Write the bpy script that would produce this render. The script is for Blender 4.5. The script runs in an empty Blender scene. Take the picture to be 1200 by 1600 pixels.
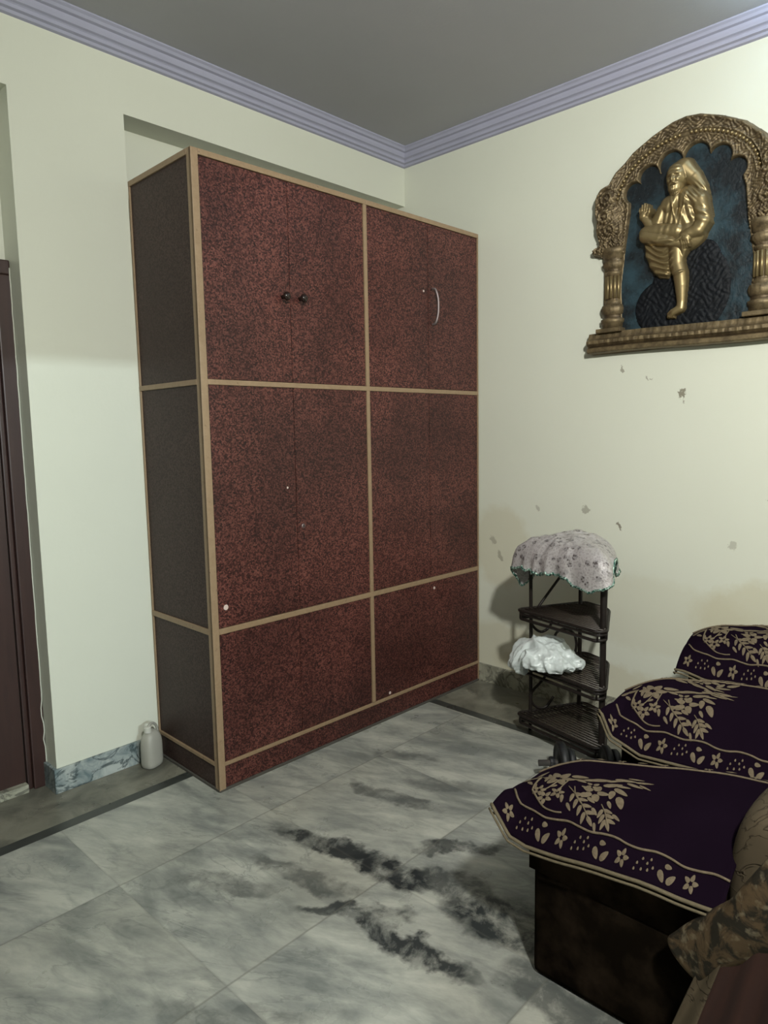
import bpy, bmesh, math, random
import numpy as np
from mathutils import Vector, Matrix, noise
random.seed(4)
SC = bpy.context.scene
COL = SC.collection
PI = math.pi

# ------------------------------------------------------------------ camera, light, exposure
def make_camera():
    loc = Vector((-3.21720555, -2.84930131, 1.44809577))
    yaw, pitch, roll = 0.80910, -0.11251, -0.01780
    f = Vector((math.sin(yaw)*math.cos(pitch), math.cos(yaw)*math.cos(pitch), math.sin(pitch)))
    rt = Vector((math.cos(yaw), -math.sin(yaw), 0)); up = rt.cross(f)
    c, s = math.cos(roll), math.sin(roll)
    r2 = c*rt + s*up; u2 = -s*rt + c*up
    m = Matrix((r2, u2, -f)).transposed().to_4x4(); m.translation = loc
    cd = bpy.data.cameras.new('camera'); o = bpy.data.objects.new('camera', cd); COL.objects.link(o)
    o.matrix_world = m
    cd.sensor_fit = 'AUTO'; cd.sensor_width = 36.0
    cd.lens = 1087.4957/1600*36.0
    cd.shift_x = 1.0954/1600; cd.shift_y = -2.8776/1600
    cd.clip_start = 0.05
    SC.camera = o
make_camera()
SC.view_settings.view_transform = 'Standard'; SC.view_settings.look = 'None'
SC.view_settings.gamma = 1.0; SC.view_settings.use_curve_mapping = False
SC.view_settings.exposure = 0.0

w = bpy.data.worlds.new('world'); SC.world = w; w.use_nodes = True
w.node_tree.nodes['Background'].inputs[0].default_value = (0.75, 0.85, 1, 1)
w.node_tree.nodes['Background'].inputs[1].default_value = 0.3

def area(name, loc, target, sx, sy, power, col):
    d = bpy.data.lights.new(name, 'AREA'); d.shape = 'RECTANGLE'; d.size = sx; d.size_y = sy
    d.energy = power; d.color = col
    o = bpy.data.objects.new(name, d); COL.objects.link(o); o.location = loc
    o.rotation_euler = (Vector(target)-Vector(loc)).to_track_quat('-Z', 'Y').to_euler()
    return o
area('room_lamp_light', (-3.0, -3.45, 2.74), (-2.0, -3.21, 2.50), 0.16, 0.16, 127, (1.0, 0.99, 0.93))
area('added_pier_light', (-3.05, -8.4, 2.36), (-2.1, 0, 1.0), 0.16, 0.04, 190, (0.80, 0.95, 1.0))  # unseen light added beyond the back wall, for the pier's bright lower part
area('ceiling_uplight', (-0.34, -2.14, 2.985), (-0.34, -2.14, 3.2), 0.06, 0.06, 4.0, (0.55, 0.78, 1.0))

# ------------------------------------------------------------------ material helpers
class NT:
    def __init__(s, name, rough=0.6, metal=0.0, spec=0.5):
        s.m = bpy.data.materials.new(name); s.m.use_nodes = True
        s.t = s.m.node_tree; s.b = s.t.nodes['Principled BSDF']
        s.b.inputs['Roughness'].default_value = rough; s.b.inputs['Metallic'].default_value = metal
        s.b.inputs['Specular IOR Level'].default_value = spec
        s.co = s.t.nodes.new('ShaderNodeTexCoord').outputs['Object']
    def n(s, typ, **kw):
        nd = s.t.nodes.new(typ)
        for k, v in kw.items(): setattr(nd, k, v)
        return nd
    def link(s, a, b): s.t.links.new(a, b)
    def inp(s, nd, i, v):
        if hasattr(v, 'is_linked') or isinstance(v, bpy.types.NodeSocket): s.link(v, nd.inputs[i])
        else: nd.inputs[i].default_value = v
    def math(s, op, a, b=0.0, clamp=False):
        nd = s.n('ShaderNodeMath', operation=op, use_clamp=clamp); s.inp(nd, 0, a); s.inp(nd, 1, b); return nd.outputs[0]
    def noise(s, scale, detail=3, rough=0.5, dist=0.0, vec=None, out=0):
        nd = s.n('ShaderNodeTexNoise'); s.link(vec or s.co, nd.inputs['Vector'])
        nd.inputs['Scale'].default_value = scale; nd.inputs['Detail'].default_value = detail
        nd.inputs['Roughness'].default_value = rough; nd.inputs['Distortion'].default_value = dist
        return nd.outputs[out]
    def vor(s, scale, feature='F1', out='Distance', vec=None):
        nd = s.n('ShaderNodeTexVoronoi', feature=feature); s.link(vec or s.co, nd.inputs['Vector'])
        nd.inputs['Scale'].default_value = scale; return nd.outputs[out]
    def ramp(s, fac, stops, interp='LINEAR'):
        nd = s.n('ShaderNodeValToRGB'); s.link(fac, nd.inputs[0]); r = nd.color_ramp; r.interpolation = interp
        while len(r.elements) < len(stops): r.elements.new(0.5)
        for e, (p, c) in zip(r.elements, stops):
            e.position = p; e.color = (c, c, c, 1) if not hasattr(c, '__len__') else (*c, 1)
        return nd.outputs[0]
    def mix(s, fac, a, b, blend='MIX'):
        nd = s.n('ShaderNodeMix', data_type='RGBA', blend_type=blend)
        s.inp(nd, 0, fac)
        for i, v in ((6, a), (7, b)):
            if isinstance(v, tuple): nd.inputs[i].default_value = (*v, 1)
            else: s.link(v, nd.inputs[i])
        return nd.outputs[2]
    def color(s, c):
        if isinstance(c, tuple): s.b.inputs['Base Color'].default_value = (*c, 1)
        else: s.link(c, s.b.inputs['Base Color'])
    def bump(s, h, strength=0.3, dist=0.01):
        nd = s.n('ShaderNodeBump'); s.link(h, nd.inputs['Height'])
        nd.inputs['Strength'].default_value = strength; nd.inputs['Distance'].default_value = dist
        s.link(nd.outputs[0], s.b.inputs['Normal'])
    def sep(s):
        nd = s.n('ShaderNodeSeparateXYZ'); s.link(s.co, nd.inputs[0]); return nd.outputs
    def vmath(s, op, a, b):
        nd = s.n('ShaderNodeVectorMath', operation=op); s.inp(nd, 0, a); s.inp(nd, 1, b); return nd.outputs[0]
    def scaled(s, v):
        nd = s.n('ShaderNodeMapping'); s.link(s.co, nd.inputs[0]); nd.inputs['Scale'].default_value = v; return nd.outputs[0]
    def ellipse(s, vec, cx, cy, rx, ry, ang):
        """soft elliptical mask on x,y: 1 at centre, 0 at the rim"""
        v = s.vmath('SUBTRACT', vec, (cx, cy, 0))
        rot = s.n('ShaderNodeVectorRotate', rotation_type='Z_AXIS'); s.link(v, rot.inputs[0]); rot.inputs['Angle'].default_value = -ang
        v = s.vmath('MULTIPLY', rot.outputs[0], (1/rx, 1/ry, 0))
        nd = s.n('ShaderNodeVectorMath', operation='LENGTH'); s.link(v, nd.inputs[0])
        return s.math('SUBTRACT', 1.0, nd.outputs['Value'], clamp=True)

def plain(name, col, rough=0.6, metal=0.0, var=0.15, scale=20, bump=0.0, spec=0.5):
    t = NT(name, rough, metal, spec)
    n = t.noise(scale, 4)
    lo = tuple(c*(1-var) for c in col); hi = tuple(min(1, c*(1+var)) for c in col)
    t.color(t.mix(n, lo, hi))
    if bump: t.bump(n, bump, 0.004)
    return t.m

# --- wall paint
def wall_paint(name, marks=(), damp=()):
    t = NT(name, 0.42, spec=0.35)
    base = t.mix(t.noise(1.3, 4, 0.6), (0.635, 0.655, 0.555), (0.685, 0.705, 0.605))
    warp = t.noise(9, 5, 0.7, out=1)
    wv = t.vmath('ADD', t.co, t.vmath('MULTIPLY', t.vmath('SUBTRACT', warp, (0.5, 0.5, 0.5)), (0.0, 0.12, 0.12)))
    # swap to (y, z) so the ellipse helper works on this wall
    sp = t.n('ShaderNodeSeparateXYZ'); t.link(wv, sp.inputs[0])
    cb = t.n('ShaderNodeCombineXYZ'); t.link(sp.outputs[1], cb.inputs[0]); t.link(sp.outputs[2], cb.inputs[1])
    c = base
    for (y, z, ry, rz, k) in damp:
        e = t.ellipse(cb.outputs[0], y, z, ry, rz, 0)
        e = t.ramp(e, [(0.0, 0.0), (0.22, 1.0)])
        c = t.mix(t.math('MULTIPLY', e, k), c, (0.47, 0.40, 0.22))
    for (y, z, ry, rz, k) in marks:
        e = t.ellipse(cb.outputs[0], y, z, ry, rz, 0.9)
        e = t.ramp(e, [(0.25, 0.0), (0.45, 1.0)])
        c = t.mix(t.math('MULTIPLY', e, k), c, (0.20, 0.18, 0.13))
    # scuffs and fine dirt
    sc = t.ramp(t.noise(34, 6, 0.75), [(0.70, 0.0), (0.78, 0.35)])
    c = t.mix(sc, c, (0.40, 0.37, 0.27))
    t.color(c)
    t.bump(t.noise(55, 4, 0.6), 0.12, 0.003)
    return t.m
M_wallB = wall_paint('cream_paint_stained',
    marks=[(-1.644,1.588,.035,.016,.9), (-1.357,1.713,.022,.010,.7), (-1.49,1.689,.022,.009,.6), (-1.366,.971,.032,.012,.9),
           (-1.187,1.044,.03,.035,.55), (-0.669,.741,.06,.03,.5), (-0.62,.83,.03,.03,.45), (-0.9,1.02,.03,.02,.4), (-2.02,1.11,.04,.012,.8), (-1.9,.93,.02,.03,.4)],
    damp=[(-2.10,.60,.42,.20,.33), (-0.68,.80,.20,.26,.28), (-1.55,.55,.5,.2,.14), (-0.75,.18,.5,.2,.28), (-1.2,.15,.6,.14,.3)])
M_wall = wall_paint('cream_paint')

t = NT('ceiling_distemper', 0.9, spec=0.1)
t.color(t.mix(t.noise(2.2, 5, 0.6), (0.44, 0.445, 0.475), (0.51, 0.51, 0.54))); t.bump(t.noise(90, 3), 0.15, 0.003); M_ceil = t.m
t = NT('lavender_cornice_paint', 0.6, spec=0.3)
t.color(t.mix(t.noise(6, 4), (0.33, 0.335, 0.435), (0.40, 0.405, 0.51))); t.bump(t.noise(60, 3), 0.1, 0.002); M_cornice = t.m

# --- floor marble
def marble_floor():
    t = NT('white_marble_floor', 0.30, spec=0.4)
    # each slab has its own vein pattern: offset the coordinates per tile
    x, y, z = t.sep()
    T = 0.61
    tx = t.math('FLOOR', t.math('DIVIDE', t.math('ADD', x, 1.688+10*T), T)); ty = t.math('FLOOR', t.math('DIVIDE', t.math('ADD', y, 1.371+10*T), T))
    cb = t.n('ShaderNodeCombineXYZ'); t.link(t.math('MULTIPLY', tx, 0.83), cb.inputs[0]); t.link(t.math('MULTIPLY', ty, 0.57), cb.inputs[1]); t.link(t.math('MULTIPLY', tx, 1.7), cb.inputs[2])
    v = t.vmath('ADD', t.co, cb.outputs[0])
    rot = t.n('ShaderNodeVectorRotate', rotation_type='Z_AXIS'); t.link(v, rot.inputs[0]); rot.inputs['Angle'].default_value = 1.15
    st = t.vmath('MULTIPLY', rot.outputs[0], (1.0, 2.6, 1.0))
    cloud = t.noise(3.0, 6, 0.66, 0.25, vec=st)
    c = t.mix(t.ramp(cloud, [(0.36, 0.0), (0.66, 1.0)]), (0.20, 0.215, 0.20), (0.47, 0.48, 0.42))
    warm = t.ramp(t.noise(1.3, 3, vec=v), [(0.5, 0.0), (0.8, 0.35)])
    c = t.mix(warm, c, (0.36, 0.34, 0.26))
    def vein(scale, dist, width, vec):
        n = t.noise(scale, 5, 0.6, dist, vec=vec)
        a = t.math('ABSOLUTE', t.math('SUBTRACT', n, 0.5))
        return t.ramp(a, [(0.0, 1.0), (width, 0.0)])
    patch = t.ramp(t.noise(2.2, 3, vec=v), [(0.42, 0.0), (0.62, 1.0)])
    c = t.mix(t.math('MULTIPLY', t.math('MULTIPLY', vein(2.3, 1.2, 0.022, st), patch), 0.40), c, (0.10, 0.115, 0.11))
    st2 = t.vmath('MULTIPLY', v, (3.2, 0.9, 1.0))
    soft = t.ramp(t.noise(2.4, 5, 0.6, 0.5, vec=st2), [(0.52, 0.0), (0.66, 0.55)])
    c = t.mix(soft, c, (0.13, 0.145, 0.135))
    # slate-blue bands of these slabs; by the sofa they also paint in its shadow
    wn = t.noise(4.5, 5, 0.62, 0.0, out=1)
    wv = t.vmath('ADD', t.co, t.vmath('MULTIPLY', t.vmath('SUBTRACT', wn, (0.5, 0.5, 0.5)), (0.26, 0.26, 0)))
    fine = t.ramp(t.noise(8, 6, 0.68, 0.3), [(0.38, 0.30), (0.53, 1.0)])
    for (cx, cy, rx, ry, an, k) in [
            (-1.70,-1.10,.27,.055,-1.35,.95), (-1.66,-1.31,.13,.075,-1.2,1.0), (-1.64,-1.44,.11,.085,-.6,1.0),
            (-1.56,-1.56,.16,.09,-1.5,.8), (-1.86,-1.42,.20,.045,-.9,.85), (-1.86,-1.62,.30,.06,-1.5,.95), (-1.38,-1.46,.18,.045,-1.0,.8), (-1.47,-1.37,.06,.05,-.6,.7),
            (-1.60,-1.80,.26,.13,-1.4,1.0), (-1.30,-1.03,.28,.05,-1.35,.55), (-1.86,-1.17,.26,.05,-1.3,.6), (-2.05,-1.05,.22,.06,-1.1,.45),
            (-1.10,-1.15,.2,.05,-1.3,.4), (-2.35,-1.45,.26,.05,-.9,.35), (-1.75,-2.05,.22,.09,-1.5,.7), (-1.0,-.85,.22,.04,-1.2,.4)]:
        e = t.ellipse(wv, cx, cy, rx, ry, an)
        e = t.ramp(e, [(0.05, 0.0), (0.38, 1.0)])
        c = t.mix(t.math('MULTIPLY', t.math('MULTIPLY', e, fine), k), c, (0.020, 0.026, 0.028))
    # joints
    def joint(v, off):
        f = t.math('FRACT', t.math('DIVIDE', t.math('ADD', v, off+10*T), T))
        d = t.math('MINIMUM', f, t.math('SUBTRACT', 1.0, f))
        return t.ramp(d, [(0.0, 1.0), (0.0035, 0.8), (0.006, 0.0)])
    j = t.math('MAXIMUM', t.math('MULTIPLY', joint(x, 1.688), 0.4), joint(y, 1.371))
    # border outside the dark strips: dirtier brown-grey stone
    inx = t.math('GREATER_THAN', x, -0.427); iny = t.math('GREATER_THAN', y, -0.268)
    bord = t.math('MAXIMUM', inx, iny)
    j = t.math('MULTIPLY', j, t.math('SUBTRACT', 1.0, bord))
    c = t.mix(t.math('MULTIPLY', j, 0.55), c, (0.13, 0.13, 0.11))
    bc = t.mix(t.ramp(t.noise(4.5, 6, 0.65, 0.7), [(0.35, 0.0), (0.65, 1.0)]), (0.10, 0.10, 0.08), (0.24, 0.235, 0.185))
    c = t.mix(bord, c, bc)
    def strip(v, c0, half):
        return t.math('LESS_THAN', t.math('ABSOLUTE', t.math('SUBTRACT', v, c0)), half)
    sx = t.math('MULTIPLY', strip(x, -0.427, 0.027), t.math('LESS_THAN', y, -0.24))
    sy = t.math('MULTIPLY', strip(y, -0.268, 0.027), t.math('LESS_THAN', x, -0.40))
    c = t.mix(t.math('MAXIMUM', sx, sy), c, t.mix(t.noise(14, 5), (0.026, 0.030, 0.027), (0.06, 0.066, 0.06)))
    t.color(c)
    t.link(t.ramp(t.noise(7, 5), [(0.3, 0.24), (0.7, 0.42)]), t.b.inputs['Roughness'])
    return t.m
M_floor = marble_floor()

def skirting_marble(name, lo, hi, dark):
    t = NT(name, 0.35)
    c = t.mix(t.ramp(t.noise(9, 6, 0.65, 1.2), [(0.36, 0.0), (0.62, 1.0)]), lo, hi)
    a = t.math('ABSOLUTE', t.math('SUBTRACT', t.noise(6, 5, 0.6, 1.5), 0.5))
    c = t.mix(t.ramp(a, [(0.0, 0.9), (0.04, 0.0)]), c, dark)
    t.color(c); return t.m
M_skirtA = skirting_marble('grey_blue_marble', (0.14, 0.19, 0.20), (0.42, 0.46, 0.44), (0.03, 0.05, 0.055))
M_skirtB = skirting_marble('dusty_marble', (0.22, 0.22, 0.17), (0.42, 0.42, 0.33), (0.10, 0.10, 0.08))

# --- laminate
def laminate(name, a, b, c2, rough, spec=0.45):
    t = NT(name, rough, spec=spec)
    warpn = t.noise(160, 2, out=1)
    v = t.vmath('ADD', t.co, t.vmath('MULTIPLY', warpn, (0.003, 0.003, 0.003)))
    nd = t.n('ShaderNodeTexVoronoi', feature='F1'); t.link(v, nd.inputs['Vector']); nd.inputs['Scale'].default_value = 185
    sp = t.n('ShaderNodeSeparateColor'); t.link(nd.outputs['Color'], sp.inputs[0])
    c = t.ramp(sp.outputs[0], [(0.0, a), (0.45, b), (1.0, c2)])
    big = t.ramp(t.noise(1.9, 3, 0.6), [(0.40, 0.0), (0.62, 1.0)])
    c = t.mix(t.math('MULTIPLY', big, 0.45), c, a)
    t.color(c)
    t.bump(t.noise(220, 2), 0.08, 0.001)
    return t.m
M_lam = laminate('maroon_speckled_laminate', (0.010, 0.0030, 0.0032), (0.068, 0.0200, 0.0165), (0.185, 0.068, 0.054), 0.46, 0.32)
M_lamS = laminate('shade_toned_side_laminate', (0.026, 0.0135, 0.0115), (0.043, 0.025, 0.021), (0.070, 0.045, 0.038), 0.50, 0.25)  # browner copy of the front laminate, with side shade and wall reflection in colour
def beading():
    t = NT('pale_wood_beading', 0.5)
    v = t.scaled((30, 30, 30)); 
    c = t.mix(t.noise(1.2, 5, 0.7, 0.4, vec=v), (0.22, 0.15, 0.085), (0.35, 0.25, 0.155))
    c = t.mix(t.ramp(t.noise(40, 4, 0.7), [(0.62, 0.0), (0.72, 0.7)]), c, (0.11, 0.07, 0.04))
    t.color(c); t.bump(t.noise(90, 3), 0.2, 0.002); return t.m
M_bead = beading()
M_gap = plain('grimy_plinth_edge', (0.07, 0.065, 0.055), 0.8)
M_knob = plain('dark_brown_lacquer', (0.018, 0.010, 0.008), 0.18)
M_steel = plain('brushed_steel', (0.26, 0.22, 0.22), 0.42, 0.7)
M_chip = plain('bare_chipped_spot', (0.62, 0.52, 0.48), 0.7)
t = NT('door_wood_maroon', 0.42); wv_ = t.scaled((40, 40, 2.5))
t.color(t.mix(t.noise(1.0, 5, 0.6, 0.8, vec=wv_), (0.020, 0.009, 0.008), (0.055, 0.024, 0.019))); M_door = t.m
M_plastic = plain('grey_translucent_plastic', (0.34, 0.335, 0.29), 0.45, var=.06, scale=8)
M_plastic2 = plain('dull_white_cap', (0.52, 0.52, 0.46), 0.5)
M_cane = plain('black_brown_cane', (0.012, 0.0085, 0.007), 0.5, var=.5, scale=60, bump=.2, spec=.35)
M_cane2 = plain('dark_cane_weave', (0.048, 0.038, 0.030), 0.45, var=.5, scale=80)
M_rubber = plain('black_iron', (0.008, 0.009, 0.010), 0.55)
M_bar = plain('dull_steel_bar', (0.10, 0.095, 0.09), 0.5, 0.6)
M_bag = plain('white_plastic_film', (0.60, 0.66, 0.65), 0.28, var=.10, scale=30, bump=.4)

# silver lace cloth
t = NT('silver_lace', 0.42, 0.30)
d = t.vor(26); ring = t.ramp(d, [(0.0, 0.15), (0.28, 0.0), (0.40, 1.0)])
net = t.ramp(t.vor(95), [(0.25, 0.0), (0.55, 1.0)])
c = t.mix(ring, (0.085, 0.068, 0.07), (0.38, 0.35, 0.35)); c = t.mix(t.math('MULTIPLY', net, 0.5), c, (0.62, 0.60, 0.60))
t.color(c); t.bump(t.noise(70, 4, 0.7), 0.7, 0.006); M_lace = t.m
t = NT('green_tinsel', 0.3, 0.6)
t.color(t.mix(t.ramp(t.noise(120, 3), [(0.42, 0.0), (0.6, 1.0)]), (0.015, 0.09, 0.065), (0.45, 0.60, 0.52))); t.bump(t.noise(150, 3), 0.9, 0.006); M_green = t.m

# velvet and embroidery
t = NT('dark_plum_velvet', 1.0, spec=0.0)
t.color(t.mix(t.noise(5, 4), (0.0045, 0.0024, 0.0050), (0.009, 0.0048, 0.0105)))
t.b.inputs['Sheen Weight'].default_value = 0.02; t.b.inputs['Sheen Roughness'].default_value = 0.4
t.b.inputs['Sheen Tint'].default_value = (0.45, 0.3, 0.5, 1); M_velvet = t.m
t = NT('beige_embroidery', 0.85, spec=0.2)
t.color(t.mix(t.noise(70, 4, 0.7), (0.055, 0.040, 0.025), (0.20, 0.16, 0.105))); t.bump(t.noise(260, 2), 0.4, 0.002); M_emb = t.m
M_piping = plain('old_gold_piping', (0.11, 0.088, 0.05), 0.8, var=.35, scale=90, bump=.4)
t = NT('brown_velour', 1.0, spec=0.0)
t.color(t.mix(t.ramp(t.noise(7, 5, 0.65), [(0.45, 0.0), (0.75, 1.0)]), (0.006, 0.0045, 0.003), (0.026, 0.018, 0.012))); M_velour = t.m
t = NT('beige_brocade', 0.85, spec=0.15)
lines = t.ramp(t.math('ABSOLUTE', t.math('SUBTRACT', t.noise(9, 3, 0.5, 2.2), 0.5)), [(0.0, 1.0), (0.022, 0.0)])
c = t.mix(t.noise(12, 4), (0.060, 0.046, 0.028), (0.095, 0.074, 0.047)); c = t.mix(t.math('MULTIPLY', lines, 0.7), c, (0.025, 0.017, 0.011))
t.color(c); t.bump(lines, 0.5, 0.004); M_brocade = t.m
t = NT('green_gold_brocade', 0.8, spec=0.2)
blot = t.ramp(t.noise(16, 5, 0.65, 1.6), [(0.44, 0.0), (0.56, 1.0)])
c = t.mix(blot, (0.016, 0.013, 0.008), (0.070, 0.046, 0.023)); c = t.mix(t.ramp(t.noise(45, 4), [(0.55, 0), (0.68, 0.8)]), c, (0.15, 0.125, 0.08))
t.color(c); t.bump(t.noise(50, 3), 0.4, 0.004); M_brocade2 = t.m
M_orange = plain('rust_orange_cloth', (0.022, 0.0052, 0.0016), 1.0, var=.35, scale=9)

# plaque
t = NT('antique_gold_paint', 0.50, 0.55)
c = t.mix(t.ramp(t.noise(26, 5, 0.7), [(0.4, 0.0), (0.62, 1.0)]), (0.105, 0.078, 0.042), (0.22, 0.165, 0.088))
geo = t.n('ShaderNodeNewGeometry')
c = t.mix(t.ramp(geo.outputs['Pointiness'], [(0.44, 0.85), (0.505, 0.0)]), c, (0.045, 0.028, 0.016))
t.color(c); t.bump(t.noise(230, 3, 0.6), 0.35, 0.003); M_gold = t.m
t = NT('bright_gold_paint', 0.38, 0.7)
c = t.mix(t.noise(18, 3), (0.23, 0.175, 0.085), (0.32, 0.245, 0.12))
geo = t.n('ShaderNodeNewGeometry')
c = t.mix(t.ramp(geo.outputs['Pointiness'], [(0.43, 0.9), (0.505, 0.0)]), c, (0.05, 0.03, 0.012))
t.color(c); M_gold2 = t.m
t = NT('mottled_blue_black_enamel', 0.38, spec=0.6)
c = t.mix(t.ramp(t.noise(5, 5, 0.7), [(0.42, 0.0), (0.62, 1.0)]), (0.0025, 0.006, 0.009), (0.018, 0.045, 0.060))
c = t.mix(t.ramp(t.noise(60, 4, 0.7), [(0.63, 0.0), (0.76, 0.6)]), c, (0.10, 0.16, 0.18))
t.color(c); t.bump(t.noise(40, 5, 0.7), 0.6, 0.006); M_blue = t.m
t = NT('black_rock_paint', 0.6, spec=0.2)
t.color(t.mix(t.noise(20, 4), (0.002, 0.0025, 0.0035), (0.007, 0.009, 0.012))); t.bump(t.noise(50, 4), 0.6, 0.008); M_rock = t.m
M_white = plain('tube_lamp_white', (0.7, 0.75, 0.8), 0.4)

# ------------------------------------------------------------------ object helpers
def link(name, me, mat, parent=None, smooth=False):
    mats = mat if isinstance(mat, (list, tuple)) else [mat]
    for m in mats: me.materials.append(m)
    if smooth:
        for p in me.polygons: p.use_smooth = True
    o = bpy.data.objects.new(name, me); COL.objects.link(o)
    if parent: o.parent = parent
    return o
def obj(name, bm, mat, parent=None, smooth=False, recalc=True):
    if recalc: bmesh.ops.recalc_face_normals(bm, faces=bm.faces)
    me = bpy.data.meshes.new(name); bm.to_mesh(me); bm.free()
    return link(name, me, mat, parent, smooth)
def tag(o, label, cat, group=None):
    o['label'] = label; o['category'] = cat
    if group: o['group'] = group
    return o
def thing(name, label, cat, loc=(0, 0, 0), rz=0, group=None):
    o = bpy.data.objects.new(name, None); COL.objects.link(o); o.location = loc; o.rotation_euler = (0, 0, rz)
    return tag(o, label, cat, group)
def struct(name, bm, mat, parent=None, smooth=False):
    o = obj(name, bm, mat, parent, smooth)
    if not parent: o['kind'] = 'structure'
    return o
def box(bm, x0, x1, y0, y1, z0, z1, bev=0.0, mi=0):
    vs = [bm.verts.new(p) for p in ((x0,y0,z0),(x1,y0,z0),(x1,y1,z0),(x0,y1,z0),(x0,y0,z1),(x1,y0,z1),(x1,y1,z1),(x0,y1,z1))]
    fs = [bm.faces.new([vs[i] for i in f]) for f in ((3,2,1,0),(4,5,6,7),(0,1,5,4),(1,2,6,5),(2,3,7,6),(3,0,4,7))]
    for f in fs: f.material_index = mi
    if bev:
        es = list({e for f in fs for e in f.edges})
        bmesh.ops.bevel(bm, geom=es, offset=bev, segments=2, affect='EDGES', profile=0.6)
    return vs
def frames(pts, closed):
    n = len(pts); out = []
    up = None
    for i in range(n):
        a = pts[(i-1) % n] if closed or i > 0 else pts[i]
        b = pts[(i+1) % n] if closed or i < n-1 else pts[i]
        t_ = (b-a).normalized()
        if up is None:
            up = Vector((0, 0, 1)) if abs(t_.z) < .9 else Vector((1, 0, 0))
        s = t_.cross(up)
        if s.length < 1e-5: s = t_.cross(Vector((0, 1, 0)))
        s.normalize(); u = s.cross(t_).normalized(); up = u
        out.append((s, u))
    return out
def tube(bm, pts, r, seg=8, closed=False, mi=0):
    pts = [Vector(p) for p in pts]; fr = frames(pts, closed); rings = []
    for i, (p, (s, u)) in enumerate(zip(pts, fr)):
        rr = r(i/(len(pts)-1)) if callable(r) else r
        rings.append([bm.verts.new(p + rr*(math.cos(a)*s + math.sin(a)*u)) for a in [2*PI*k/seg for k in range(seg)]])
    m = len(rings)
    for i in range(m if closed else m-1):
        A, B = rings[i], rings[(i+1) % m]
        for k in range(seg):
            f = bm.faces.new((A[k], A[(k+1) % seg], B[(k+1) % seg], B[k])); f.material_index = mi
    if not closed:
        for R_ in (rings[0][::-1], rings[-1]):
            f = bm.faces.new(R_); f.material_index = mi
def smoothpath(pts, n=8, closed=False):
    pts = [Vector(p) for p in pts]; out = []; m = len(pts)
    for i in range(m if closed else m-1):
        g = lambda k: pts[k % m] if closed else pts[min(max(k, 0), m-1)]
        a, b, c, d = g(i-1), g(i), g(i+1), g(i+2)
        for j in range(n):
            s = j/n
            out.append(0.5*((2*b)+(c-a)*s+(2*a-5*b+4*c-d)*s*s+(3*b-a-3*c+d)*s**3))
    if not closed: out.append(pts[-1])
    return out
def lathe(bm, prof, cx, cy, axis='z', seg=24, mi=0, squash=1.0, mat=None):
    rings = []
    for (r, h) in prof:
        ring = []
        for k in range(seg):
            a = 2*PI*k/seg
            p = Vector((r*math.cos(a), r*math.sin(a)*squash, h))
            if mat: p = mat @ p
            else: p = Vector((cx+p.x, cy+p.y, p.z))
            ring.append(bm.verts.new(p))
        rings.append(ring)
    for A, B in zip(rings, rings[1:]):
        for k in range(seg):
            f = bm.faces.new((A[k], A[(k+1) % seg], B[(k+1) % seg], B[k])); f.material_index = mi
    for R_ in (rings[0][::-1], rings[-1]): bm.faces.new(R_).material_index = mi

# ------------------------------------------------------------------ room shell
ZC, ZT, CR = 2.985, 3.0674, 0.0786
XL = -1.7462
RX0, RY0 = -4.6, -4.7
bm = bmesh.new(); box(bm, RX0, 0.1, RY0, 0.25, -0.1, 0.0); struct('floor', bm, M_floor)
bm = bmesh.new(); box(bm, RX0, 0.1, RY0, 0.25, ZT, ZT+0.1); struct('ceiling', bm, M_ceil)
bm = bmesh.new(); box(bm, 0.0, 0.1, RY0, 0.25, 0, ZT); struct('wall_right', bm, M_wallB)
# wall_left: pier between the two recesses, lintel band above, recessed back plane behind
bm = bmesh.new()
pr = [(RX0, 2.735), (-2.190, 2.735), (-2.190, 0), (XL+0.0115, 0), (XL+0.0065, 2.767), (0, 2.767), (0, ZT), (RX0, ZT)]
fa = [bm.verts.new((x, 0, z)) for x, z in pr]; fb = [bm.verts.new((x, 0.1441, z)) for x, z in pr]
bm.faces.new(fa); bm.faces.new(fb[::-1])
for k in range(8): bm.faces.new((fa[k], fb[k], fb[(k+1) % 8], fa[(k+1) % 8]))
box(bm, RX0, 0.0, 0.144, 0.25, 0, ZT)
struct('wall_left', bm, M_wall)
bm = bmesh.new(); box(bm, RX0-0.1, RX0, RY0, 0.25, 0, ZT); struct('wall_side', bm, M_wall)
bm = bmesh.new()
box(bm, RX0, -3.35, RY0-0.12, RY0, 0, ZT); box(bm, -2.44, 0.0, RY0-0.12, RY0, 0, ZT); box(bm, -3.35, -2.44, RY0-0.12, RY0, 2.1, ZT)  # opening added and sized so the light beyond cuts off on the pier
struct('wall_back', bm, M_wall)
# cornice: stepped profile swept along both visible walls, mitred in the corner
prof = [(0, ZC-0.004), (0.012, ZC), (0.016, ZC+0.010), (0.028, ZC+0.014), (0.030, ZC+0.026), (0.034, ZC+0.030), (0.044, ZC+0.034), (0.049, ZC+0.045), (0.052, ZC+0.056), (0.064, ZC+0.060), (0.070, ZC+0.070), (CR, ZT-0.006), (CR, ZT), (0, ZT)]
def cornice(name, along):
    bm = bmesh.new(); A = []; B = []
    for (o_, z) in prof:
        if along == 'x': A.append(bm.verts.new((-o_, -o_, z))); B.append(bm.verts.new((RX0, -o_, z)))
        else: A.append(bm.verts.new((-o_, -o_, z))); B.append(bm.verts.new((-o_, RY0, z)))
    n = len(prof)
    for i in range(n): bm.faces.new((A[i], A[(i+1) % n], B[(i+1) % n], B[i]))
    bm.faces.new(A); bm.faces.new(B[::-1])
    struct(name, bm, M_cornice)
cornice('trim_1', 'x'); cornice('trim_2', 'y')
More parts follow.
